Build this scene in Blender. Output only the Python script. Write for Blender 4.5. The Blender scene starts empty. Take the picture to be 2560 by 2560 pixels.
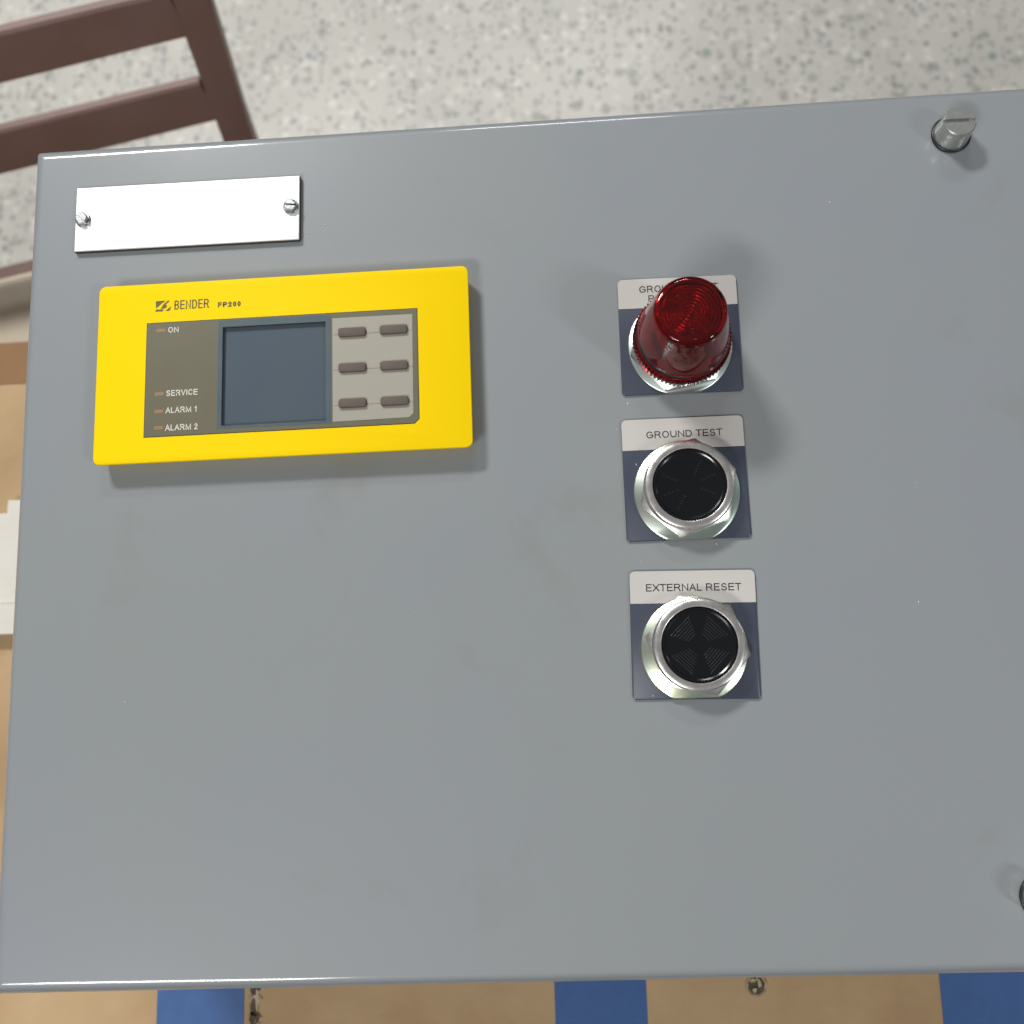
import bpy, bmesh, math, random
from mathutils import Vector, Matrix
from mathutils.geometry import tessellate_polygon
random.seed(7)
S = bpy.context.scene
COL = S.collection
MM = 0.001
PI = math.pi

# ------------------------------------------------------------------ camera
cam_d = bpy.data.cameras.new('camera')
cam = bpy.data.objects.new('camera', cam_d)
COL.objects.link(cam)
Rc = Matrix(((0.9976425104361862, -0.0358000864315099, -0.05854720473327818),
             (0.04548571303156252, 0.9837794318078829, 0.17351968032983883),
             (0.05138551625306799, -0.17577367084764295, 0.98308857452223)))
cam.matrix_world = Matrix.Translation((0.1760734, -0.0886073, 0.3633660)) @ Rc.transposed().to_4x4()
cam_d.sensor_width = 36.0
cam_d.lens = 36.0 * 2482.558 / 2560
cam_d.clip_start = 0.01
cam_d.clip_end = 60
cam_d.dof.use_dof = True
cam_d.dof.focus_distance = 0.375
cam_d.dof.aperture_fstop = 11.0
S.camera = cam

# ------------------------------------------------------------------ world, lamps, exposure
W = bpy.data.worlds.new('World')
S.world = W
W.use_nodes = True
wn = W.node_tree.nodes
wl = W.node_tree.links
bg = wn['Background']
tc = wn.new('ShaderNodeTexCoord')
sep = wn.new('ShaderNodeSeparateXYZ')
wr = wn.new('ShaderNodeValToRGB')
wr.color_ramp.elements[0].position = 0.0
wr.color_ramp.elements[0].color = (0.20, 0.19, 0.18, 1)
wr.color_ramp.elements[1].position = 1.0
wr.color_ramp.elements[1].color = (0.92, 0.93, 0.94, 1)
wl.new(tc.outputs['Generated'], sep.inputs[0])
wl.new(sep.outputs['Z'], wr.inputs[0])
wl.new(wr.outputs[0], bg.inputs[0])
bg.inputs[1].default_value = 0.235

def tube_light(name, loc, target, sx, sy, power, col, yaw=0.0):
    d = bpy.data.lights.new(name, 'AREA')
    d.shape = 'RECTANGLE'
    d.size = sx
    d.size_y = sy
    d.energy = power
    d.color = col
    o = bpy.data.objects.new(name, d)
    COL.objects.link(o)
    o.location = loc
    q = (Vector(target) - Vector(loc)).to_track_quat('-Z', 'Y')
    o.rotation_euler = (q.to_matrix() @ Matrix.Rotation(yaw, 3, 'Z')).to_euler()
    return o

tube_light('ceiling_lamp', (-0.86, 1.68, 1.64), (0.05, 0.05, 0), 0.50, 0.26, 47, (1.0, 0.985, 0.95), 0.0)
tube_light('ceiling_lamp', (2.40, -1.35, 2.3), (0.15, 0, 0), 0.6, 0.2, 22, (0.96, 0.98, 1.0), 1.57)
tube_light('ceiling_lamp', (0.25, 3.0, 2.1), (0.15, 0, 0), 0.8, 0.2, 21, (0.97, 0.98, 1.0), 0.0)
tube_light('ceiling_lamp', (-0.72, -1.22, 1.60), (0.15, 0, 0), 0.7, 0.26, 22, (1.0, 0.98, 0.95), 0.0)
tube_light('ceiling_lamp', (4.6, 1.6, 2.6), (0.15, 0, 0), 0.6, 0.3, 5, (0.98, 0.98, 1.0), 1.57)

S.view_settings.view_transform = 'Standard'
S.view_settings.look = 'None'
S.view_settings.exposure = -0.04
S.view_settings.gamma = 1.0
try:
    S.cycles.transmission_bounces = 14
    S.cycles.transparent_max_bounces = 14
    S.cycles.max_bounces = 16
    S.cycles.sample_clamp_indirect = 6.0
except Exception:
    pass

# ------------------------------------------------------------------ helpers
def lin(r, g, b):
    f = lambda c: ((c / 255 + 0.055) / 1.055) ** 2.4 if c > 10 else c / 255 / 12.92
    return (f(r), f(g), f(b), 1)

def mat(name, col, rough=0.5, metal=0.0, spec=0.5, coat=0.0, coat_r=0.1, noise=None, bump=None, rnoise=None, trans=0.0, ior=1.5):
    m = bpy.data.materials.new(name)
    m.use_nodes = True
    n = m.node_tree.nodes
    l = m.node_tree.links
    b = n['Principled BSDF']
    b.inputs['Base Color'].default_value = col
    b.inputs['Roughness'].default_value = rough
    b.inputs['Metallic'].default_value = metal
    b.inputs['Specular IOR Level'].default_value = spec
    b.inputs['Coat Weight'].default_value = coat
    b.inputs['Coat Roughness'].default_value = coat_r
    b.inputs['Transmission Weight'].default_value = trans
    b.inputs['IOR'].default_value = ior
    t = n.new('ShaderNodeTexCoord')
    if noise:                        # (scale, amount, second colour)
        nz = n.new('ShaderNodeTexNoise')
        nz.inputs['Scale'].default_value = noise[0]
        nz.inputs['Detail'].default_value = 5
        l.new(t.outputs['Object'], nz.inputs['Vector'])
        rp = n.new('ShaderNodeValToRGB')
        rp.color_ramp.elements[0].position = 0.5 - noise[1]
        rp.color_ramp.elements[1].position = 0.5 + noise[1]
        rp.color_ramp.elements[0].color = col
        rp.color_ramp.elements[1].color = noise[2]
        l.new(nz.outputs['Fac'], rp.inputs[0])
        l.new(rp.outputs[0], b.inputs['Base Color'])
    if rnoise:                       # (scale, lo, hi)
        nz = n.new('ShaderNodeTexNoise')
        nz.inputs['Scale'].default_value = rnoise[0]
        nz.inputs['Detail'].default_value = 4
        l.new(t.outputs['Object'], nz.inputs['Vector'])
        mr = n.new('ShaderNodeMapRange')
        mr.inputs['From Min'].default_value = 0.3
        mr.inputs['From Max'].default_value = 0.7
        mr.inputs['To Min'].default_value = rnoise[1]
        mr.inputs['To Max'].default_value = rnoise[2]
        l.new(nz.outputs['Fac'], mr.inputs[0])
        l.new(mr.outputs[0], b.inputs['Roughness'])
    if bump:                         # (scale, strength, distance)
        nz = n.new('ShaderNodeTexNoise')
        nz.inputs['Scale'].default_value = bump[0]
        nz.inputs['Detail'].default_value = 3
        l.new(t.outputs['Object'], nz.inputs['Vector'])
        bp = n.new('ShaderNodeBump')
        bp.inputs['Strength'].default_value = bump[1]
        bp.inputs['Distance'].default_value = bump[2]
        l.new(nz.outputs['Fac'], bp.inputs['Height'])
        l.new(bp.outputs[0], b.inputs['Normal'])
    return m

def link(name, bm, m, parent=None, smooth=False, loc=None, rotz=0.0):
    """bmesh in millimetres -> one mesh object in metres"""
    bmesh.ops.scale(bm, vec=(MM, MM, MM), verts=bm.verts)
    bmesh.ops.recalc_face_normals(bm, faces=bm.faces)
    me = bpy.data.meshes.new(name)
    bm.to_mesh(me)
    bm.free()
    if m is not None:
        me.materials.append(m)
    if smooth:
        for p in me.polygons:
            p.use_smooth = True
        try:
            me.set_sharp_from_angle(angle=math.radians(smooth if smooth is not True else 35))
        except Exception:
            pass
    o = bpy.data.objects.new(name, me)
    COL.objects.link(o)
    if parent:
        o.parent = parent
    if loc:
        o.location = Vector(loc) * MM
    o.rotation_euler[2] = rotz
    return o

def thing(name, label, cat, loc=(0, 0, 0), group=None):
    o = bpy.data.objects.new(name, None)
    o.empty_display_size = 0.02
    COL.objects.link(o)
    o.location = Vector(loc) * MM
    o['label'] = label
    o['category'] = cat
    if group:
        o['group'] = group
    return o

def rrect(x0, y0, x1, y1, r, seg=6):
    """rounded rectangle outline, counter-clockwise; r: one radius or (bl, br, tr, tl)"""
    if not isinstance(r, (tuple, list)):
        r = (r,) * 4
    pts = []
    for (cx, cy, a0, rr) in ((x0, y0, PI, r[0]), (x1, y0, 1.5 * PI, r[1]), (x1, y1, 0, r[2]), (x0, y1, PI / 2, r[3])):
        rr = max(rr, 0.01)
        sx = 1 if cx == x0 else -1
        sy = 1 if cy == y0 else -1
        for i in range(seg + 1):
            a = a0 + PI / 2 * i / seg
            pts.append((cx + sx * rr + rr * math.cos(a), cy + sy * rr + rr * math.sin(a)))
    return pts

def loft(bm, loops, cap0=True, cap1=True, closed=True):
    """loops: lists of (x,y,z) with equal counts"""
    vs = [[bm.verts.new(p) for p in lp] for lp in loops]
    n = len(loops[0])
    for a, b in zip(vs, vs[1:]):
        for i in range(n if closed else n - 1):
            j = (i + 1) % n
            bm.faces.new((a[i], a[j], b[j], b[i]))
    if cap0:
        bm.faces.new(vs[0])
    if cap1:
        bm.faces.new(vs[-1])
    return vs

def prism(bm, pts, z0, z1):
    loft(bm, [[(x, y, z0) for x, y in pts], [(x, y, z1) for x, y in pts]])

def prism_hole(bm, outer, hole, z0, z1, bottom=True):
    """slab with one hole"""
    tri = tessellate_polygon([[Vector((x, y, 0)) for x, y in outer], [Vector((x, y, 0)) for x, y in hole]])
    allp = list(outer) + list(hole)
    top = [bm.verts.new((x, y, z1)) for x, y in allp]
    bot = [bm.verts.new((x, y, z0)) for x, y in allp]
    for t in tri:
        bm.faces.new([top[i] for i in t])
        if bottom:
            bm.faces.new([bot[i] for i in t])
    no = len(outer)
    for rng in (range(no), range(no, len(allp))):
        rng = list(rng)
        for k, i in enumerate(rng):
            j = rng[(k + 1) % len(rng)]
            bm.faces.new((bot[i], bot[j], top[j], top[i]))

def lathe(bm, prof, seg=96, c=(0, 0), cap0=True, cap1=True):
    loops = []
    for r, z in prof:
        loops.append([(c[0] + r * math.cos(2 * PI * i / seg), c[1] + r * math.sin(2 * PI * i / seg), z) for i in range(seg)])
    loft(bm, loops, cap0, cap1)

def box(bm, x0, x1, y0, y1, z0, z1, bev=0.0, seg=2):
    vs = [bm.verts.new((x, y, z)) for z in (z0, z1) for x, y in ((x0, y0), (x1, y0), (x1, y1), (x0, y1))]
    fs = [bm.faces.new([vs[i] for i in f]) for f in ((3, 2, 1, 0), (4, 5, 6, 7), (0, 1, 5, 4), (1, 2, 6, 5), (2, 3, 7, 6), (3, 0, 4, 7))]
    if bev:
        es = list({e for f in fs for e in f.edges})
        bmesh.ops.bevel(bm, geom=es, offset=bev, segments=seg, affect='EDGES', profile=0.5)

def arc(cx, cy, rx, ry, a0, a1, n=14):
    return [(cx + rx * math.cos(math.radians(a0 + (a1 - a0) * i / n)), cy + ry * math.sin(math.radians(a0 + (a1 - a0) * i / n))) for i in range(n + 1)]
# sans-serif capitals as centre-line strokes in a unit box: (width relative to cap height, strokes)
GL = {
    'A': (.93, [[(0, 0), (.5, 1), (1, 0)], [(.2, .36), (.8, .36)]]),
    'B': (.93, [[(0, 0), (0, 1), (.58, 1)] + arc(.58, .76, .34, .24, 90, -90)[1:] + [(0, .52)], [(.58, .52)] + arc(.6, .26, .40, .26, 90, -90)[1:] + [(0, 0)]]),
    'C': (1.0, [arc(.52, .5, .52, .5, 38, 322, 26)]),
    'D': (1.0, [[(0, 0), (0, 1), (.5, 1)] + arc(.5, .5, .5, .5, 90, -90, 18)[1:] + [(0, 0)]]),
    'E': (.91, [[(1, 1), (0, 1), (0, 0), (1, 0)], [(0, .52), (.92, .52)]]),
    'F': (.85, [[(1, 1), (0, 1), (0, 0)], [(0, .5), (.86, .5)]]),
    'G': (1.08, [arc(.5, .5, .5, .5, 42, 325, 26)[:-1] + [(1, .2), (1, .47), (.55, .47)]]),
    'I': (.38, [[(.5, 0), (.5, 1)]]),
    'L': (.78, [[(0, 1), (0, 0), (1, 0)]]),
    'M': (1.16, [[(0, 0), (0, 1), (.5, .02), (1, 1), (1, 0)]]),
    'N': (1.0, [[(0, 0), (0, 1), (1, 0), (1, 1)]]),
    'O': (1.08, [arc(.5, .5, .5, .5, 0, 360, 32)]),
    'P': (.93, [[(0, 0), (0, 1), (.6, 1)] + arc(.6, .73, .4, .27, 90, -90)[1:] + [(0, .46)]]),
    'R': (1.0, [[(0, 0), (0, 1), (.58, 1)] + arc(.58, .745, .36, .255, 90, -90)[1:] + [(0, .49)], [(.55, .49), (.72, .38), (1, 0)]]),
    'S': (.93, [arc(.5, .745, .44, .255, 22, 262, 16) + arc(.5, .25, .48, .26, 84, -160, 16)]),
    'T': (.86, [[(0, 1), (1, 1)], [(.5, 1), (.5, 0)]]),
    'U': (1.0, [[(0, 1), (0, .36)] + arc(.5, .36, .5, .36, 180, 360, 16)[1:] + [(1, 1)]]),
    'V': (.93, [[(0, 1), (.5, 0), (1, 1)]]),
    'X': (.93, [[(0, 0), (1, 1)], [(0, 1), (1, 0)]]),
    ' ': (.39, []),
    '0': (.78, [arc(.5, .5, .5, .5, 0, 360, 28)]),
    '1': (.78, [[(.08, .76), (.55, 1), (.55, 0)]]),
    '2': (.78, [arc(.5, .70, .46, .30, 170, -28, 14) + [(.0, 0), (1, 0)]]),
}
def text_obj(name, body, m, parent, x0, x1, y0, cap, z, th=0.03, sw=0.13, rot=0.0, rnd_seed=0):
    """lettering drawn from strokes, fitted to [x0,x1] and cap high (mm), standing on y0; sw = stroke / cap height"""
    bm = bmesh.new()
    w = sw * cap
    hw = w / 2
    sb = 0.085
    total = sum(GL[c][0] for c in body) - 2 * sb
    k = (x1 - x0) / total
    cx = x0 - sb * k
    c, s = math.cos(rot), math.sin(rot)
    zi = 0
    for ch in body:
        wd, strokes = GL[ch]
        gx0, gx1 = cx + sb * k + hw, cx + (wd - sb) * k - hw
        if ch in 'AVTX':
            gx0 -= sb * k * .7; gx1 += sb * k * .7
        cx += wd * k
        for st in strokes:
            P = [Vector((gx0 + (gx1 - gx0) * u, y0 + hw + (cap - w) * v)) for u, v in st]
            closed = (P[0] - P[-1]).length < 1e-4
            if closed:
                P = P[:-1]
            n = len(P)
            Lp, Rp = [], []
            for i in range(n):
                if closed:
                    a, b = P[i] - P[i - 1], P[(i + 1) % n] - P[i]
                else:
                    a = P[i] - P[i - 1] if i > 0 else P[1] - P[0]
                    b = P[i + 1] - P[i] if i < n - 1 else P[-1] - P[-2]
                a = a.normalized(); b = b.normalized()
                na = Vector((-a.y, a.x)); nb = Vector((-b.y, b.x))
                mid = (na + nb)
                if mid.length < 1e-3:
                    mid = na
                mid.normalize()
                f = min(1 / max(mid.dot(na), .3), 2.2)
                e = Vector((0, 0))
                if not closed and i == 0: e = -a * hw
                if not closed and i == n - 1: e = b * hw
                Lp.append(P[i] + mid * hw * f + e); Rp.append(P[i] - mid * hw * f + e)
            zt = z + th + zi * 0.002
            zi = (zi + 1) % 5
            rng = range(n) if closed else range(n - 1)
            tr = lambda q: (x0 + c * (q.x - x0) - s * (q.y - y0), y0 + s * (q.x - x0) + c * (q.y - y0))
            vl = [bm.verts.new((*tr(q), zt)) for q in Lp]
            vr = [bm.verts.new((*tr(q), zt)) for q in Rp]
            for i in rng:
                j = (i + 1) % n
                bm.faces.new((vr[i], vr[j], vl[j], vl[i]))
    return link(name, bm, m, parent)

# ------------------------------------------------------------------ materials
M = {}
M['door_paint'] = mat('grey_enamel', lin(137, 142, 148), 0.45, 0, 0.25, coat=1.0, coat_r=0.11,
                      noise=(7, 0.16, lin(137, 142, 143)), bump=(900, 0.10, 0.0003), rnoise=(14, 0.36, 0.48))
M['yellow'] = mat('yellow_plastic', (0.90, 0.625, 0.0005, 1), 0.6, 0, 0.12, bump=(2500, 0.05, 0.0001))
M['panel_olive'] = mat('olive_grey_film', lin(99, 96, 78), 0.42, 0, 0.4, noise=(60, 0.3, lin(104, 101, 83)))
M['outline'] = mat('dark_gap', lin(58, 52, 30), 0.6)
M['keypad_grey'] = mat('keypad_film', lin(156, 153, 142), 0.45, 0, 0.4)
M['key_brown'] = mat('brown_grey_rubber', lin(92, 83, 76), 0.65, 0, 0.35, noise=(900, 0.2, lin(100, 90, 83)))
M['key_line'] = mat('key_line_ink', lin(120, 117, 108), 0.6)
M['blue_film'] = mat('blue_film', lin(76, 92, 102), 0.28, 0, 0.5, noise=(120, 0.25, lin(86, 100, 104)))
M['lcd'] = mat('lcd_glass', lin(88, 98, 108), 0.3, 0, 0.4, noise=(45, 0.3, lin(93, 103, 104)))
M['dark_inside'] = mat('dark_inside', lin(70, 68, 68), 0.6)
M['led_amber'] = mat('amber_window', lin(152, 118, 82), 0.4, noise=(700, 0.2, lin(132, 112, 82)))
M['ink_olive'] = mat('olive_ink', lin(92, 84, 26), 0.5)
M['ink_white'] = mat('pale_ink', lin(205, 203, 190), 0.5)
M['ink_black'] = mat('black_ink', lin(42, 38, 38), 0.6)
M['white_lam'] = mat('white_laminate', (0.88, 0.89, 0.89, 1), 0.36, 0.25, 1.0, coat=0.6, coat_r=0.3)
M['lam_core'] = mat('black_laminate_core', lin(40, 44, 48), 0.5)
M['plate_navy'] = mat('navy_grey_plate', lin(62, 68, 83), 0.33, 0, 0.5, bump=(1500, 0.04, 0.0001), noise=(50, 0.3, lin(67, 73, 88)))
M['plate_white'] = mat('plate_white_band', lin(192, 189, 185), 0.33, 0, 0.5)
M['chrome'] = mat('polished_chrome', (0.86, 0.83, 0.80, 1), 0.3, 1.0, bump=(700, 0.05, 0.0001), rnoise=(300, 0.24, 0.34))
M['satin_metal'] = mat('satin_aluminium', (0.66, 0.64, 0.62, 1), 0.34, 1.0, bump=(1200, 0.05, 0.0001))
M['zinc'] = mat('zinc_plate', (0.60, 0.64, 0.63, 1), 0.32, 1.0, noise=(70, 0.28, (0.60, 0.68, 0.62, 1)), bump=(900, 0.1, 0.0001))
M['zinc_yellow'] = mat('iridescent_zinc', (0.62, 0.65, 0.46, 1), 0.3, 1.0, noise=(110, 0.22, (0.58, 0.70, 0.60, 1)), bump=(900, 0.1, 0.0001))
M['zinc_green'] = mat('iridescent_green_zinc', (0.62, 0.65, 0.60, 1), 0.3, 1.0, noise=(90, 0.22, (0.52, 0.68, 0.57, 1)), bump=(900, 0.1, 0.0001))
M['bolt'] = mat('worn_steel', (0.52, 0.53, 0.51, 1), 0.38, 0.9, noise=(500, 0.2, (0.62, 0.63, 0.6, 1)), bump=(2500, 0.2, 0.0002))
M['screw'] = mat('bright_steel', (0.30, 0.31, 0.32, 1), 0.38, 1.0, bump=(1500, 0.3, 0.0003))
M['gasket'] = mat('black_rubber', lin(30, 34, 38), 0.4)
M['glint_ridge'] = mat('ridge_glint_grey', lin(46, 50, 53), 0.3)  # paler than the cap: lamp glints put into the ridge colour
M['black_cap'] = mat('black_gloss_plastic', lin(10, 12, 16), 0.2, 0, 0.5)
M['cardboard'] = mat('brown_cardboard', lin(188, 162, 126), 0.85, 0, 0.2, noise=(14, 0.16, lin(170, 142, 108)), bump=(60, 0.35, 0.004))
M['tape'] = mat('blue_tape', lin(60, 96, 150), 0.55, 0, 0.35, noise=(160, 0.3, lin(54, 88, 140)), bump=(500, 0.2, 0.0004))
M['torn_dark'] = mat('torn_dark_fibre', lin(72, 60, 48), 0.95, noise=(400, 0.2, lin(96, 82, 66)))
M['torn_pale'] = mat('torn_pale_fibre', lin(190, 178, 150), 0.95, noise=(400, 0.2, lin(150, 132, 104)))
M['foam_white'] = mat('white_foam', (0.70, 0.68, 0.62, 1), 0.8, noise=(60, 0.3, (0.66, 0.63, 0.57, 1)), bump=(300, 0.3, 0.001))
M['chair_wood'] = mat('dark_brown_wood', lin(124, 97, 93), 0.5, 0, 0.4, noise=(22, 0.3, lin(112, 84, 76)))
M['cushion'] = mat('beige_cloth', lin(238, 226, 206), 0.9, 0, 0.2, noise=(12, 0.3, lin(226, 212, 190)), bump=(700, 0.3, 0.001))
M['table_wood'] = mat('pale_table_wood', lin(168, 140, 104), 0.6, noise=(8, 0.3, lin(150, 120, 86)))

def smudge(m):
    """faint handling marks on the paint: small darker, duller patches"""
    n = m.node_tree.nodes
    l = m.node_tree.links
    b = n['Principled BSDF']
    src = b.inputs['Base Color'].links[0].from_socket
    t = n.new('ShaderNodeTexCoord')
    nz = n.new('ShaderNodeTexNoise')
    nz.inputs['Scale'].default_value = 16
    nz.inputs['Detail'].default_value = 7
    nz.inputs['Roughness'].default_value = 0.62
    nz.inputs['Distortion'].default_value = 0.4
    l.new(t.outputs['Object'], nz.inputs['Vector'])
    mr = n.new('ShaderNodeMapRange')
    mr.inputs['From Min'].default_value = 0.60
    mr.inputs['From Max'].default_value = 0.74
    mr.inputs['To Max'].default_value = 0.75
    l.new(nz.outputs['Fac'], mr.inputs[0])
    mx = n.new('ShaderNodeMix')
    mx.data_type = 'RGBA'
    l.new(mr.outputs[0], mx.inputs[0])
    l.new(src, mx.inputs[6])
    mx.inputs[7].default_value = lin(130, 134, 132)
    l.new(mx.outputs[2], b.inputs['Base Color'])
smudge(M['door_paint'])

def red_lens_material():
    m = mat('red_clear_plastic', (0.47, 0.008, 0.013, 1), 0.03, 0, 0.5, trans=1.0, ior=1.43)
    return m
M['red'] = red_lens_material()

def clear_pane_material():
    m = bpy.data.materials.new('clear_pane')
    m.use_nodes = True
    n = m.node_tree.nodes
    l = m.node_tree.links
    n.remove(n['Principled BSDF'])
    tr = n.new('ShaderNodeBsdfTransparent')
    tr.inputs[0].default_value = (0.86, 0.90, 0.95, 1)
    gl = n.new('ShaderNodeBsdfGlossy')
    gl.inputs['Roughness'].default_value = 0.06
    lw = n.new('ShaderNodeLayerWeight')
    lw.inputs[0].default_value = 0.5
    pw = n.new('ShaderNodeMath'); pw.operation = 'POWER'; pw.inputs[1].default_value = 4
    fr = n.new('ShaderNodeMath'); fr.operation = 'MULTIPLY_ADD'; fr.inputs[1].default_value = 0.9; fr.inputs[2].default_value = 0.06
    l.new(lw.outputs['Facing'], pw.inputs[0])
    l.new(pw.outputs[0], fr.inputs[0])
    mx = n.new('ShaderNodeMixShader')
    l.new(fr.outputs[0], mx.inputs[0])
    l.new(tr.outputs[0], mx.inputs[1])
    l.new(gl.outputs[0], mx.inputs[2])
    l.new(mx.outputs[0], n['Material Output'].inputs[0])
    return m
M['pane'] = clear_pane_material()

def terrazzo():
    m = bpy.data.materials.new('terrazzo')
    m.use_nodes = True
    n = m.node_tree.nodes
    l = m.node_tree.links
    b = n['Principled BSDF']
    b.inputs['Roughness'].default_value = 0.4
    t = n.new('ShaderNodeTexCoord')
    base = n.new('ShaderNodeTexNoise')
    base.inputs['Scale'].default_value = 5
    base.inputs['Detail'].default_value = 6
    l.new(t.outputs['Object'], base.inputs['Vector'])
    r0 = n.new('ShaderNodeValToRGB')
    r0.color_ramp.elements[0].position = 0.35
    r0.color_ramp.elements[0].color = lin(200, 198, 190)
    r0.color_ramp.elements[1].position = 0.68
    r0.color_ramp.elements[1].color = lin(216, 214, 206)
    l.new(base.outputs['Fac'], r0.inputs[0])
    cur = r0.outputs[0]
    warp = n.new('ShaderNodeTexNoise')
    warp.inputs['Scale'].default_value = 120
    l.new(t.outputs['Object'], warp.inputs['Vector'])
    wm = n.new('ShaderNodeVectorMath')
    wm.operation = 'SCALE'
    wm.inputs['Scale'].default_value = 0.006
    l.new(warp.outputs['Color'], wm.inputs[0])
    wa = n.new('ShaderNodeVectorMath')
    l.new(t.outputs['Object'], wa.inputs[0])
    l.new(wm.outputs[0], wa.inputs[1])
    # chips: (scale, fraction of cells, radius, colour a, colour b, strength)
    for sc, thr, rad, ca, cb, st in ((96, 0.74, 0.38, lin(158, 158, 158), lin(128, 129, 134), 0.85),
                                     (150, 0.74, 0.42, lin(168, 166, 162), lin(134, 132, 136), 0.85),
                                     (48, 0.80, 0.36, lin(160, 160, 152), lin(146, 150, 142), 0.6),
                                     (70, 0.80, 0.42, lin(228, 226, 216), lin(236, 234, 228), 0.6),
                                     (60, 0.994, 0.34, lin(120, 134, 158), lin(140, 160, 146), 0.8)):
        v = n.new('ShaderNodeTexVoronoi')
        v.inputs['Scale'].default_value = sc
        l.new(wa.outputs[0], v.inputs['Vector'])
        s = n.new('ShaderNodeSeparateColor')
        l.new(v.outputs['Color'], s.inputs[0])
        gt = n.new('ShaderNodeMath')
        gt.operation = 'GREATER_THAN'
        gt.inputs[1].default_value = thr
        l.new(s.outputs[0], gt.inputs[0])
        mr = n.new('ShaderNodeMapRange')
        mr.inputs['From Min'].default_value = rad + 0.08
        mr.inputs['From Max'].default_value = rad - 0.08
        l.new(v.outputs['Distance'], mr.inputs[0])
        mu = n.new('ShaderNodeMath')
        mu.operation = 'MULTIPLY'
        l.new(gt.outputs[0], mu.inputs[0])
        l.new(mr.outputs[0], mu.inputs[1])
        m2 = n.new('ShaderNodeMath')
        m2.operation = 'MULTIPLY'
        m2.inputs[1].default_value = st
        l.new(mu.outputs[0], m2.inputs[0])
        cm = n.new('ShaderNodeMix')
        cm.data_type = 'RGBA'
        cm.inputs[6].default_value = ca
        cm.inputs[7].default_value = cb
        l.new(s.outputs[1], cm.inputs[0])
        mx = n.new('ShaderNodeMix')
        mx.data_type = 'RGBA'
        l.new(m2.outputs[0], mx.inputs[0])
        l.new(cur, mx.inputs[6])
        l.new(cm.outputs[2], mx.inputs[7])
        cur = mx.outputs[2]
    l.new(cur, b.inputs['Base Color'])
    return m
M['terrazzo'] = terrazzo()
M['holder'] = mat('lamp_holder_metal', (0.55, 0.20, 0.18, 1), 0.35, 0.4)

# ------------------------------------------------------------------ setting: floor
FLOOR = -950.0
bm = bmesh.new()
box(bm, -4500, 4500, -4500, 4500, FLOOR - 20, FLOOR)
o = link('floor', bm, M['terrazzo'])
o['kind'] = 'structure'

# ------------------------------------------------------------------ table, cardboard, tape
SH = -155.0                                 # top of the cardboard sheet
t = thing('work_table', 'pale wooden work table under the cardboard sheet and grey enclosure', 'table', (50, -270, FLOOR))
def local(ob, th):
    """keep mesh where it is although its parent sits elsewhere"""
    ob.location = ob.location - th.location
    return ob
bm = bmesh.new(); box(bm, -650, 760, -640, 86, SH - 29, SH - 4.2, 2)
local(link('table_top', bm, M['table_wood'], t), t)
for x in (-630, 690):
    for y in (-620, 20):
        bm = bmesh.new(); box(bm, x, x + 50, y, y + 50, FLOOR, SH - 29, 2)
        local(link('leg', bm, M['table_wood'], t), t)

t = thing('cardboard_sheet', 'brown cardboard sheet with blue tape strips under the grey enclosure', 'cardboard', (50, -270, SH))
bm = bmesh.new()
nx, ny = 90, 50
X0, X1, Y0, Y1 = -640, 740, -620, 89.5
random.seed(3)
grid = []
for k, zb in ((0, SH - 4), (1, SH)):
    rows = []
    for j in range(2 if k == 0 else ny + 1):
        pass
    grid.append(rows)
def sheet_z(x, y):
    z = 0.0
    for xc, a, w in ((226, 0.5, 3.0), (297, 0.7, 2.2), (318, -0.6, 2.5), (324, 0.7, 2.0), (276, -0.4, 3.0), (60, 0.5, 6), (120, -0.5, 9)):
        z += a * math.exp(-((x - xc - 0.06 * (y + 230)) / w) ** 2)
    return z
xs = sorted(set([X0 + (X1 - X0) * i / 60 for i in range(61)] + [190 + 2.0 * i for i in range(80)]))
ys = [Y0 + (Y1 - Y0) * i / 40 for i in range(41)]
top = [[bm.verts.new((x, y, SH + sheet_z(x, y))) for x in xs] for y in ys]
for j in range(len(ys) - 1):
    for i in range(len(xs) - 1):
        bm.faces.new((top[j][i], top[j][i + 1], top[j + 1][i + 1], top[j + 1][i]))
c4 = [bm.verts.new((x, y, SH - 4)) for x, y in ((X0, Y0), (X1, Y0), (X1, Y1), (X0, Y1))]
bm.faces.new(c4)
bm.faces.new([c4[0]] + top[0] + [c4[1]])
bm.faces.new([c4[1]] + [r[-1] for r in top] + [c4[2]])
bm.faces.new([c4[2]] + top[-1][::-1] + [c4[3]])
bm.faces.new([c4[3]] + [r[0] for r in top][::-1] + [c4[0]])
local(link('panel', bm, M['cardboard'], t, 30), t)
# flap folded down over the far edge
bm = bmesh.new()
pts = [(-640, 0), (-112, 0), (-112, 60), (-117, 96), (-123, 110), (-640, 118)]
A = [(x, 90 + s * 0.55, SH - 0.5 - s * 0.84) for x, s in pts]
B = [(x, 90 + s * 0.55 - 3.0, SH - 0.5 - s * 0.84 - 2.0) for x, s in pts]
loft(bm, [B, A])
local(link('flap', bm, mat('shaded_cardboard', lin(160, 126, 92), 0.85, 0, 0.2, noise=(30, 0.3, lin(146, 114, 82))), t), t)  # the flap's shade is put into its darker base colour
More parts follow.
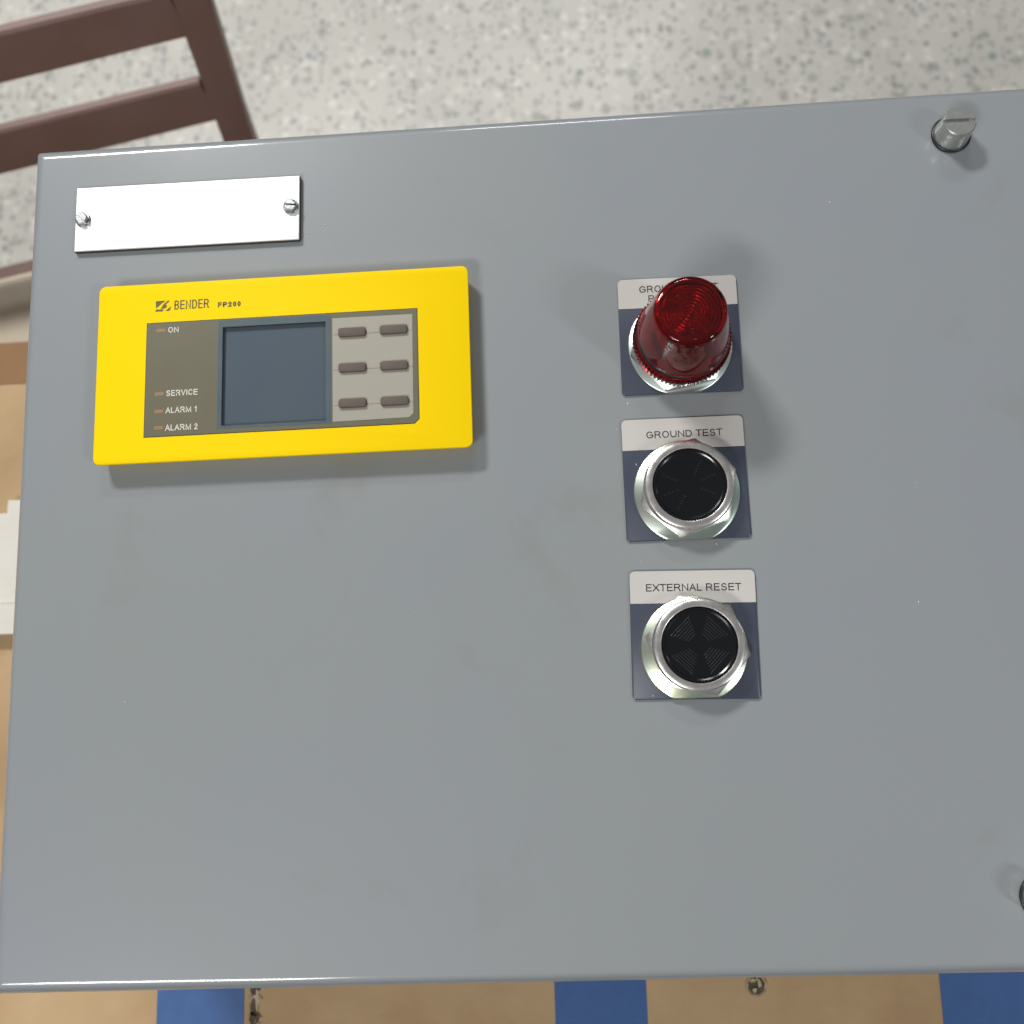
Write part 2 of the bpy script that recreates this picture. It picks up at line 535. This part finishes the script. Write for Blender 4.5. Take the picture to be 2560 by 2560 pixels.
# three strips of blue tape following the sheet
for x0, x1, z in ((-36.9, 7.1, 0.3), (161.1, 205.6, 0.3), (345.4, 391, 0.3)):
    bm = bmesh.new()
    n = 10
    yy = [(-600 + 670 * i / 60) for i in range(61)]
    xw = [x0 + (x1 - x0) * i / n for i in range(n + 1)]
    zz = lambda x, y: SH + z + max(0, sheet_z(x, y))
    v = [[bm.verts.new((x + 0.25 * math.sin(y * .05), y, zz(x, y) + (0.5 if (i == 8 and x0 > 300) else 0))) for i, x in enumerate(xw)] for y in yy]
    for j in range(len(yy) - 1):
        for i in range(n):
            bm.faces.new((v[j][i], v[j][i + 1], v[j + 1][i + 1], v[j + 1][i]))
    r = bmesh.ops.extrude_face_region(bm, geom=bm.faces[:])
    bmesh.ops.translate(bm, vec=(0, 0, -0.2), verts=[g for g in r['geom'] if isinstance(g, bmesh.types.BMVert)])
    local(link('tape_strip', bm, M['tape'], t, 40), t)
def ragged(cx, cy, rx, ry, n, jit, rnd):
    return [(cx + rx * (1 + rnd.uniform(-jit, jit)) * math.cos(2 * PI * i / n), cy + ry * (1 + rnd.uniform(-jit, jit)) * math.sin(2 * PI * i / n)) for i in range(n)]
rnd = random.Random(5)
# torn strip beside the first tape
bm = bmesh.new()
left, right = [], []
y = -215.0
while y > -300:
    left.append((10.2 + rnd.uniform(-0.7, 0.7), y)); right.append((15.6 + rnd.uniform(-1.6, 1.2), y)); y -= 2.2
prism(bm, left + right[::-1], SH + 0.15, SH + 0.55)
local(link('torn_paper', bm, M['torn_pale'], t), t)
bm = bmesh.new()
for cx, cy, rx, ry in ((12.0, -231.2, 1.5, 2.2), (14.6, -230.2, .8, .9), (11.9, -238.5, 1.3, 3.6), (11.7, -243.5, 1.6, 2.6), (14.1, -243.8, 1.1, 2.6), (13.0, -241.5, .9, 1.2), (12.4, -252, 1.6, 5)):
    prism(bm, ragged(cx, cy, rx, ry, 13, 0.35, rnd), SH + 0.6, SH + 0.95)
ob = local(link('torn_fibre', bm, M['torn_dark'], t), t)
# punched hole with a curled rim
bm = bmesh.new()
outer = ragged(258.8, -233.4, 5.0, 5.4, 22, 0.07, rnd)
inner = [(258.8 + (x - 258.8) * 0.80, -233.4 + (y + 233.4) * 0.80) for x, y in outer]
loft(bm, [[(x, y, SH + 0.1) for x, y in outer], [(258.8 + (x - 258.8) * .95, -233.4 + (y + 233.4) * .95, SH + 0.9) for x, y in outer], [(x, y, SH + 0.3) for x, y in inner]], False, False)
local(link('hole_rim', bm, M['torn_pale'], t, 50), t)
bm = bmesh.new()
prism(bm, [(x, y) for x, y in inner], SH + 0.1, SH + 0.32)
local(link('hole', bm, M['torn_dark'], t), t)
bm = bmesh.new()
for cx, cy, rx, ry in ((257.2, -231.2, 1.4, .9), (260.2, -232.6, .8, 1.7), (257.8, -235.4, 1.0, 1.1), (259.3, -230.6, .6, 1.0)):
    prism(bm, ragged(cx, cy, rx, ry, 9, 0.35, rnd), SH + 0.3, SH + 0.8 + rnd.random() * .5)
local(link('torn_shred', bm, M['torn_pale'], t), t)

# white foam strip lying on the sheet beside the enclosure
fx = bmesh.new()
pts = [(-137, -49), (-95, -50), (-95, 15), (-96, 21.5), (-124, 22.4), (-124.3, 15.5), (-129.2, 15.0), (-136.0, -20)]
loft(fx, [[(x, y, SH + 0.9) for x, y in pts], [(x, y, SH + 5.2) for x, y in pts], [(-112 + (x + 112) * .97, -13 + (y + 13) * .98, SH + 6.4) for x, y in pts]])
o = link('foam_strip', fx, M['foam_white'], None, 40)
o['label'] = 'white foam strip lying on the cardboard left of the grey enclosure'
o['category'] = 'foam strip'
bm = bmesh.new(); box(bm, -139, -94, -50.5, -34.5, SH + 6.5, SH + 8.2, .5)
link('folded_end', bm, M['foam_white'], o)

# ------------------------------------------------------------------ chair tucked under the table
ang = math.radians(11)
r = Vector((math.cos(ang), math.sin(ang), 0))
nrm = Vector((-math.sin(ang), math.cos(ang), 0))
P0 = Vector((-93, 406, 0))
def CP(s, n, z):
    return tuple(P0 + r * s + nrm * n + Vector((0, 0, z)))
t = thing('wooden_chair', 'dark brown wooden chair with ladder back standing behind the table', 'chair', tuple(P0 + r * -200 + Vector((0, 0, FLOOR))))
W0 = 430.0
def post(sg):
    # inner edge at z=-300 is s=0 (right post); mirrored for the left one
    prof = [(-243, 9, 0, 24), (-250, 7, 0, 30), (-300, 0, 0, 32), (-436, -19, 0, 34), (-520, -28, 0, 30), (-700, -30, 0, 32), (FLOOR, -26, 6, 30)]
    loops = []
    for z, s, n0, d in prof:
        a, b = s, s + 26.5
        if sg < 0:
            a, b = -W0 - s - 25, -W0 - s
        loops.append([CP(a, n0, z), CP(b, n0, z), CP(b, n0 + d, z), CP(a, n0 + d, z)])
    bm = bmesh.new()
    loft(bm, loops)
    es = [e for e in bm.edges if abs((e.verts[0].co - e.verts[1].co).normalized().z) > 0.5]
    bmesh.ops.bevel(bm, geom=es, offset=2.2, segments=2, affect='EDGES')
    return bm
for sg in (1, -1):
    local(link('back_post', post(sg), M['chair_wood'], t, 40), t)
def rail(z0, z1, crown, thick=9, n0=1):
    bm = bmesh.new()
    loops = []
    K = 16
    for i in range(K + 1):
        u = i / K
        zc = 0.5 * (z0 + z1)
        sh = 0.138 * (zc + 300)
        s = (sh + 1) + (-W0 - 2 * sh - 2) * u
        bow = -1.5 * math.sin(PI * u)
        cr = crown * math.sin(PI * u)
        n = n0 + bow
        q = [(n, z0 + cr * .4), (n, z1 - 2 + cr), (n + 2, z1 + cr), (n + thick - 2, z1 + cr), (n + thick, z1 - 2 + cr), (n + thick, z0 + cr * .4)]
        loops.append([CP(s, a, z) for a, z in q])
    loft(bm, loops)
    return bm
local(link('back_rail', rail(-300, -254, 4), M['chair_wood'], t, 40), t)
local(link('back_rail', rail(-406, -355, 3), M['chair_wood'], t, 40), t)
ST = -505.0
bm = bmesh.new()
loops = []
for z, g in ((ST - 26, 0), (ST - 2, 0), (ST, 2)):
    loops.append([CP(s, n, z) for s, n in ((-g + 8, -26 - g), (-W0 - 8 + g, -26 - g), (-W0 - 18 + g, -400 + g), (18 - g, -400 + g))])
loft(bm, loops)
local(link('seat', bm, M['chair_wood'], t), t)
bm = bmesh.new()
loops = []
for i in range(9):
    a = PI / 2 * i / 8
    g = 16 * (1 - math.sin(PI / 2 * i / 8)) if i < 8 else 0
    k = i / 8
    inset = 12 * k ** 3
    zt = ST + 0.5 + 14 * math.sin(a)
    base = rrect(-W0 + 6 + inset, -400 + inset, -6 - inset, -44 - inset, 30, 6)
    loops.append([CP(s, n, zt) for s, n in base])
loft(bm, loops)
local(link('seat_cushion', bm, M['cushion'], t, 60), t)
for s in (-W0 - 6, -16):
    bm = bmesh.new()
    loft(bm, [[CP(s + a, n, z) for a, n in ((0, -390), (26, -390), (26, -364), (0, -364))] for z in (FLOOR, ST - 26)])
    local(link('leg', bm, M['chair_wood'], t), t)

# ------------------------------------------------------------------ enclosure
E = thing('control_enclosure', 'grey painted steel control enclosure lying face up with yellow display and red lamp', 'enclosure', (165, -26, SH))
def el(ob):
    if ob.parent is E:
        local(ob, E)
    return ob
DX0, DX1, DY0, DY1 = -33.9, 367.0, -188.8, 136.5
# door with folded rounded edges
bm = bmesh.new()
RR = 4.6
prof = [(1.6, -15.5), (1.6, -17.5), (0, -17.5), (0, -RR)]
for i in range(1, 9):
    a = PI / 2 * i / 8
    prof.append((RR * (1 - math.cos(a)), -RR + RR * math.sin(a)))
loops = []
for g, z in prof:
    rc = max(1.6 - g * 0.35, 0.5)
    loops.append([(x, y, z) for x, y in rrect(DX0 + g, DY0 + g, DX1 - g, DY1 - g, rc, 5)])
loft(bm, loops)
door = el(link('door', bm, M['door_paint'], E, 50))
bm = bmesh.new()
loops = []
for g, z in ((0.6, SH + 0.9), (0, SH + 1.6), (0, -20.2), (0, -18.0)):
    loops.append([(x, y, z) for x, y in rrect(DX0 + 4 + g, DY0 + 4 + g, DX1 - 4 - g, DY1 - 4 - g, 2.5, 4)])
loft(bm, loops)
el(link('body', bm, M['door_paint'], E, 40))

# slotted door screws with rubber rings
def half_discs(bm, rad, slot, z0, z1, rot, seg=24, hexa=False, bev=0.0):
    for sg in (1, -1):
        a0 = math.asin(slot / 2 / rad)
        pts = []
        for i in range(seg + 1):
            a = a0 + (PI - 2 * a0) * i / seg
            rr = rad
            pts.append((rr * math.cos(a), sg * rr * math.sin(a)))
        c, s = math.cos(rot), math.sin(rot)
        def tr(ps, k):
            out = []
            for x, y in ps:
                yy = sg * (slot / 2 + (abs(y) - slot / 2) * k)
                out.append((c * x * k - s * yy, s * x * k + c * yy))
            return out
        k = 1 - bev / rad
        loft(bm, [[(x, y, z0) for x, y in tr(pts, 1)], [(x, y, z1 - bev) for x, y in tr(pts, 1)], [(x, y, z1) for x, y in tr(pts, k)]])
def door_screw(cx, cy, rot):
    bm = bmesh.new()
    lathe(bm, [(6.9, 0.2), (6.75, 1.0), (6.5, 3.0), (6.2, 5.5), (5.95, 7.9)], 64)
    half_discs(bm, 5.95, 1.7, 7.9, 10.3, rot, bev=0.35)
    o = el(link('door_screw', bm, M['bolt'], E, 40, (cx, cy, 0)))
    bm = bmesh.new()
    lathe(bm, [(6.9, 0.0), (7.4, 0.15), (7.6, 0.55), (7.4, 1.0), (7.0, 1.2), (6.7, 1.0)], 64, cap0=False, cap1=False)
    link('rubber_ring', bm, M['gasket'], o, 60)
    return o
door_screw(332.6, 116.7, math.radians(-1))
door_screw(331.6, -164.0, math.radians(35))

# nameplate: white laminate on a black core, blank, with two screws
bm = bmesh.new()
prism(bm, [(-13.9, 89.4), (77.2, 88.9), (77.4, 116.2), (-13.9, 116.8)], 0.15, 1.7)
npl = el(link('nameplate', bm, M['lam_core'], E))
npl['label'] = 'blank white nameplate with black edge'
bm = bmesh.new()
P = [(-13.8, 89.5), (77.1, 89.0), (77.3, 116.1), (-13.8, 116.7)]
Q = [(-13.55, 89.75), (76.85, 89.25), (77.05, 115.85), (-13.55, 116.45)]
loft(bm, [[(x, y, 1.71) for x, y in P], [(x, y, 2.05) for x, y in P], [(x, y, 2.3) for x, y in Q]])
link('white_face', bm, M['white_lam'], npl)
for (cx, cy, rt) in ((-10.5, 102.7, -0.9), (73.9, 102.8, -0.15)):
    bm = bmesh.new()
    lathe(bm, [(2.85, 0), (2.85, 0.4), (2.55, 0.7), (2.2, 0.75)], 32)
    for sg in (1, -1):
        hx = [(2.35, 0.28), (1.25, 2.05), (-1.25, 2.05), (-2.35, 0.28)]
        loft(bm, [[(x, sg * y, 0.72) for x, y in hx], [(x, sg * y, 1.9) for x, y in hx], [(x * .82, sg * (0.28 + (y - .28) * .82), 2.25) for x, y in hx]])
    so = link('screw', bm, M['screw'], npl, 30, (cx, cy, 2.3), rt)
    so.scale = (1.08, 1.08, 1.0)

# ---------------- yellow display unit
bm = bmesh.new()
prof = [(1.9, 0.0), (1.5, 1.5), (0.5, 5.0), (0.05, 7.2), (0.0, 7.6), (0.12, 7.85), (0.35, 8.0)]
loops = []
for g, z in prof:
    loops.append([(x, y, z) for x, y in rrect(g, g, 144 - g, 71.3 - g, max(2.6 - g * .5, .5), 6)])
vs = loft(bm, loops, True, False)
outer = [v.co.xy for v in vs[-1]]
SX0, SX1, SY0, SY1 = 49.2, 89.1, 12.8, 51.9
tri_out = [(p.x, p.y) for p in outer]
hole = [(SX0, SY0), (SX1, SY0), (SX1, SY1), (SX0, SY1)]
tri = tessellate_polygon([[Vector((x, y, 0)) for x, y in tri_out], [Vector((x, y, 0)) for x, y in hole]])
hv = [bm.verts.new((x, y, 8.0)) for x, y in hole]
allv = vs[-1] + hv
for tt in tri:
    bm.faces.new([allv[i] for i in tt])
dp = el(link('display_unit', bm, M['yellow'], E, 40))
dp['label'] = 'yellow framed monitor unit'
# dark well behind the display window
bm = bmesh.new()
bl = [bm.verts.new((x, y, 7.98)) for x, y in hole]
b2 = [bm.verts.new((x, y, 3.6)) for x, y in hole]
for i in range(4):
    bm.faces.new((bl[i], bl[(i + 1) % 4], b2[(i + 1) % 4], b2[i]))
link('display_well', bm, M['dark_inside'], dp)
bm = bmesh.new(); box(bm, SX0 + .01, SX1 - .01, SY0 + .01, SY1 - .01, 3.0, 6.7)
link('display_screen', bm, M['lcd'], dp)
# front film with its thin dark gap
pan = [(19.6, 10.0), (122.4, 10.2), (124.1, 11.9), (124.1, 55.0), (19.6, 55.0)]
hole_r = hole
gap = [(19.35, 9.75), (122.5, 9.95), (124.35, 11.8), (124.35, 55.25), (19.35, 55.25)]
bm = bmesh.new(); prism_hole(bm, gap, hole_r, 8.02, 8.06)
link('front_gap', bm, M['outline'], dp)
bm = bmesh.new(); prism_hole(bm, pan, hole_r, 8.07, 8.20)
link('front_film', bm, M['panel_olive'], dp)
bm = bmesh.new(); prism_hole(bm, [(47.6, 11.7), (91.0, 11.8), (91.0, 54.4), (47.5, 54.6)], [(SX0 + .02, SY0 + .02), (SX1 - .02, SY0 + .02), (SX1 - .02, SY1 - .02), (SX0 + .02, SY1 - .02)], 8.21, 8.27)
link('protective_film', bm, M['blue_film'], dp)
bm = bmesh.new()
vv = [bm.verts.new((x, y, 8.1)) for x, y in ((SX0, SY0), (SX1, SY0), (SX1, SY1), (SX0, SY1))]
bm.faces.new(vv)
link('window_pane', bm, M['pane'], dp)
# keypad
bm = bmesh.new()
prism(bm, [(91.7, 12.2), (120.4, 12.5), (122.1, 14.0), (122.35, 52.9), (91.7, 52.9)], 8.21, 8.30)
link('keypad_field', bm, M['keypad_grey'], dp)
rows = ((46.75, 46.9), (32.75, 32.75), (18.9, 18.9))
bm = bmesh.new()
for ya, yb in rows:
    for x0, x1 in ((92.0, 94.0), (104.6, 109.9), (120.5, 122.2)):
        box(bm, x0, x1, ya - .65, ya - .4, 8.3, 8.33)
link('key_line', bm, M['key_line'], dp)
def key_mesh():
    bm = bmesh.new()
    lo = []
    for g, z in ((0, 0), (0, .75), (.12, 1.0), (.4, 1.15)):
        lo.append([(x, y, z) for x, y in rrect(-5.25 + g, -1.7 + g, 5.25 - g, 1.7 - g, .9 - g * .3, 4)])
    loft(bm, lo)
    return bm
k0 = None
for (ya, yb) in rows:
    for x, y in ((99.35, ya), (115.2, yb)):
        if k0 is None:
            k0 = link('key', key_mesh(), M['key_brown'], dp, 40, (x, y, 8.31))
        else:
            k = k0.copy(); COL.objects.link(k); k.parent = dp; k.location = Vector((x, y, 8.31)) * MM
# indicator windows
L0 = None
for x, y in ((25.1, 51.9), (25.1, 26.6), (25.1, 19.7), (25.1, 13.3)):
    if L0 is None:
        bm = bmesh.new(); prism(bm, rrect(-1.75, -.72, 1.75, .72, .3, 3), 0, .06)
        L0 = link('indicator_window', bm, M['led_amber'], dp, False, (x, y, 8.21))
    else:
        k = L0.copy(); COL.objects.link(k); k.parent = dp; k.location = Vector((x, y, 8.21)) * MM
for body, x0, x1, y0, cap in (('ON', 27.9, 32.0, 50.85, 2.25), ('SERVICE', 27.8, 39.9, 25.55, 2.3), ('ALARM 1', 27.8, 40.1, 18.85, 2.3), ('ALARM 2', 27.8, 40.2, 12.0, 2.35)):
    text_obj('lettering', body, M['ink_white'], dp, x0, x1, y0, cap, 8.21, .04, .165)
text_obj('lettering', 'BENDER', M['ink_olive'], dp, 30.0, 43.6, 60.1, 3.75, 8.0, .04, .14)
text_obj('lettering', 'FP200', M['ink_olive'], dp, 47.1, 56.1, 60.0, 2.15, 8.0, .04, .27)
# emblem: slashed block
bm = bmesh.new()
def em(pts):
    f = lambda u, v: (22.5 + (u - 105) / 160 * 6.3, 64.1 - (v - 120) / 112 * 4.4 + (u - 105) / 160 * -0.25)
    P = [f(*p) for p in pts]
    prism(bm, P, 8.01, 8.06)
em([(108, 123), (208, 117), (170, 146), (112, 200)])
em([(186, 155), (228, 118), (243, 118), (240, 132), (205, 160), (224, 163), (214, 172), (222, 182), (205, 198), (158, 203)])
em([(108, 213), (122, 208), (186, 208), (182, 229), (108, 231)])
em([(205, 226), (256, 180), (268, 176), (250, 200), (262, 206), (246, 224)])
link('emblem', bm, M['ink_olive'], dp)

# ---------------- legend plates
def legend(cx, cy, rot, lines, lab):
    o = None
    w, h = 45.3, 46.1
    bm = bmesh.new()
    lo = []
    for g, z in ((0, 0.05), (0, .75), (.22, .95)):
        lo.append([(x, y, z) for x, y in rrect(-w / 2 + g, -h / 2 + g, w / 2 - g, h / 2 - g, (1.2, 1.2, 2.0, 2.0), 5)])
    loft(bm, lo)
    o = el(link('legend_plate', bm, M['plate_navy'], E, 40, (cx, cy, 0), rot))
    o['label'] = lab
    bm = bmesh.new()
    prism(bm, rrect(-w / 2 + .12, h / 2 - 11.9, w / 2 - .12, h / 2 - .12, (.05, .05, 1.9, 1.9), 5), .96, 1.03)
    link('label_band', bm, M['plate_white'], o)
    for body, x0, x1, y0, cap in lines:
        text_obj('lettering', body, M['ink_black'], o, x0, x1, y0, cap, 1.03, .02, .15)
    return o
legend(223.15, 41.6, -.0106, [('GROUND FAULT', -14.3, 15.5, 17.3, 2.75), ('PO', -11.0, -5.6, 13.6, 2.6)], 'legend plate GROUND FAULT')
legend(221.66, -13.93, -.0051, [('GROUND TEST', -13.4, 14.6, 15.5, 2.65)], 'legend plate GROUND TEST')
legend(221.08, -71.35, -.0268, [('EXTERNAL RESET', -16.7, 17.4, 15.5, 2.7)], 'legend plate EXTERNAL RESET')

# ---------------- hex nut, washer, buttons
def hex_nut(bm, flat, z0, z1, rin, rot, seg=120):
    loops = [[], [], [], []]
    cr = flat / math.cos(PI / 6)
    for i in range(seg):
        a = 2 * PI * i / seg
        d = (a - rot) % (PI / 3) - PI / 6
        rh = flat / math.cos(d)
        r0 = flat - 0.25
        c, s = math.cos(a), math.sin(a)
        zc = z1 - max(0, rh - r0) * 0.62
        loops[0].append((rh * c, rh * s, z0))
        loops[1].append((rh * c, rh * s, zc))
        loops[2].append((r0 * c, r0 * s, z1))
        loops[3].append((rin * c, rin * s, z1 + .05))
    loft(bm, loops, True, True)
def washer_bm(rad, flat_y, z0, z1, seg=96):
    bm = bmesh.new()
    lo = []
    for g, z in ((0, z0), (0, z1 - .25), (.3, z1)):
        lo.append([((rad - g) * math.cos(2 * PI * i / seg), max((rad - g) * math.sin(2 * PI * i / seg), -flat_y + g * .5), z) for i in range(seg)])
    loft(bm, lo)
    return bm

def push_button(cx, cy, hexrot, zmat, wr, wf, wo, ribs, lab):
    bm = bmesh.new()
    hex_nut(bm, 16.3, 2.35, 5.0, 15.5, hexrot)
    lathe(bm, [(16.35, 5.2), (16.45, 5.8), (16.3, 6.6), (15.95, 7.2), (15.95, 7.5), (16.05, 7.9), (15.9, 8.35), (15.5, 8.55), (13.85, 8.75), (13.45, 8.6), (13.3, 8.2), (13.3, 6.0)], 128, cap0=False, cap1=False)
    o = el(link('push_button', bm, M['chrome'], E, 28, (cx, cy, 0)))
    o['label'] = lab
    w = link('washer', washer_bm(wr, wf, 1.05, 2.3), zmat, o, 40, wo)
    # black cap; lamp glints on its ribs are drawn as paler ridges
    bm = bmesh.new()
    prof = [(13.25, 5.5), (13.2, 7.9), (12.9, 8.3), (12.4, 8.4)]
    prof += [(11.9, 8.12), (11.5, 8.05), (.4, 8.03)]
    lathe(bm, prof, 128)
    link('button_cap', bm, M['black_cap'], o, 12)
    bm = bmesh.new()
    for deg, half, r0, r1, st in ribs:
        a = math.radians(deg)
        ux, uy = math.cos(a), math.sin(a)
        q = r0
        while q < r1:
            h = half * q if half < 1 else .42
            w = .16
            P = [(q * ux - v * uy * h, q * uy + v * ux * h) for v in (-1, 1)]
            lo = []
            for (px, py) in P:
                lo.append([(px - ux * w, py - uy * w, 8.02), (px, py, 8.17), (px + ux * w, py + uy * w, 8.02)])
            loft(bm, lo)
            q += st
    rb = link('cap_glint_ridge', bm, M['glint_ridge'], o)
    rb['kind'] = 'stuff'
    return o
push_button(222.2, -18.0, math.radians(19), M['zinc_green'], 19.4, 17.9, (-.4, -1.35, 0), [(d, 2, 4.6, 10.4, 1.05) for d in (62, 157, 201, -22, 20, -118)], 'black push button in chrome ring under GROUND TEST')
push_button(221.8, -75.5, math.radians(-12), M['zinc_yellow'], 19.0, 17.2, (-1.2, -1.3, 0), [(d, .52, 3.6, 9.8, .95) for d in (44, 134, 226, 316)], 'black push button in chrome ring under EXTERNAL RESET')

# ---------------- red pilot light
LX, LY = 222.9, 37.1
bm = bmesh.new()
SEG = 216
def teeth(rad, dep, z):
    out = []
    for i in range(SEG):
        a = 2 * PI * i / SEG
        rr = rad - (dep if i % 3 == 0 else (0 if i % 3 == 1 else dep * .35))
        out.append((rr * math.cos(a), rr * math.sin(a), z))
    return out
def circ(rad, z):
    return [(rad * math.cos(2 * PI * i / SEG), rad * math.sin(2 * PI * i / SEG), z) for i in range(SEG)]
out = [teeth(18.2, .85, 7.3), teeth(18.2, .85, 11.4), circ(17.1, 12.1), circ(16.6, 12.9)]
for k in range(1, 8):
    u = k / 7
    out.append(circ(16.6 + (13.0 - 16.6) * u - .35 * math.sin(PI * u) * -1, 12.9 + (34.6 - 12.9) * u))
out += [circ(12.75, 36.0), circ(12.35, 36.9), circ(11.7, 37.4), circ(10.8, 37.6), circ(6, 37.85), circ(.3, 37.9)]
inn = [circ(15.4, 7.3), circ(15.0, 12.5), circ(11.6, 34.0), circ(10.9, 34.9)]
rr = 10.2
zt = 35.1
while rr > 1.2:                                   # fresnel ribs under the crown
    for q in range(6):
        inn.append(circ(rr - 1.25 * q / 6, zt - .12 + .24 * (0.5 - 0.5 * math.cos(2 * PI * q / 6)) * -1))
    rr -= 1.25
inn += [circ(.3, zt)]
v1 = loft(bm, out, False, True)
v2 = loft(bm, inn, False, True)
for i in range(SEG):
    j = (i + 1) % SEG
    bm.faces.new((v1[0][i], v1[0][j], v2[0][j], v2[0][i]))
lens = el(link('pilot_light', bm, M['red'], E, 30, (LX, LY, 0)))
lens['label'] = 'domed red pilot light with knurled rim'
bm = bmesh.new()
hex_nut(bm, 16.7, 2.35, 6.2, 15.0, math.radians(10.5))
lathe(bm, [(14.6, 6.1), (14.6, 7.9), (13.2, 7.9), (13.2, 6.9)], 96, cap0=False, cap1=False)
link('hex_nut', bm, M['zinc'], lens, 28)
link('washer', washer_bm(19.5, 18.6, 1.05, 2.3), M['zinc'], lens, 40, (.1, -.1, 0))
bm = bmesh.new()
lathe(bm, [(14.9, 7.2), (14.9, 8.0), (10.0, 9.2), (9.0, 9.5), (7.4, 12.0), (7.0, 14.0), (5.6, 14.4)], 12)
link('lamp_holder', bm, M['holder'], lens)
bm = bmesh.new()
lathe(bm, [(4.2, 14.4), (4.3, 17.0), (3.6, 19.0), (2.2, 20.4), (.4, 21)], 48)
link('bulb', bm, M['holder'], lens, 60)

# ---------------- tiny metal shavings scattered on the door and plates
bm = bmesh.new()
rnd = random.Random(11)
for x, y, z, s in ((202.2, 15.8, 0, .55), (231.5, -39.0, .0, .5), (203.6, -44.4, 0, .35), (197.6, 6.0, 0, .3), (301.4, -63.0, 0, .4), (284, 92, 0, .35), (80.0, 92.5, 0, .3),
                   (205, -92.6, .98, .4), (203.9, -8.1, .98, .45), (305, -20, 0, .25), (150, -100, 0, .25), (120, -60, 0, .22), (87, 95.5, 0, .3), (12, -88, 0, .4)):
    a = rnd.uniform(0, PI)
    c, sn = math.cos(a), math.sin(a)
    pts = [(x + s * (u * c - v * sn * .45), y + s * (u * sn + v * c * .45)) for u, v in ((-1, -.3), (.4, -.7), (1, .2), (-.1, .6))]
    prism(bm, pts, z + .03, z + .28)
sh = el(link('metal_shavings', bm, mat('pale_shaving', (0.8, 0.8, 0.8, 1), 0.4), E))
sh['kind'] = 'stuff'
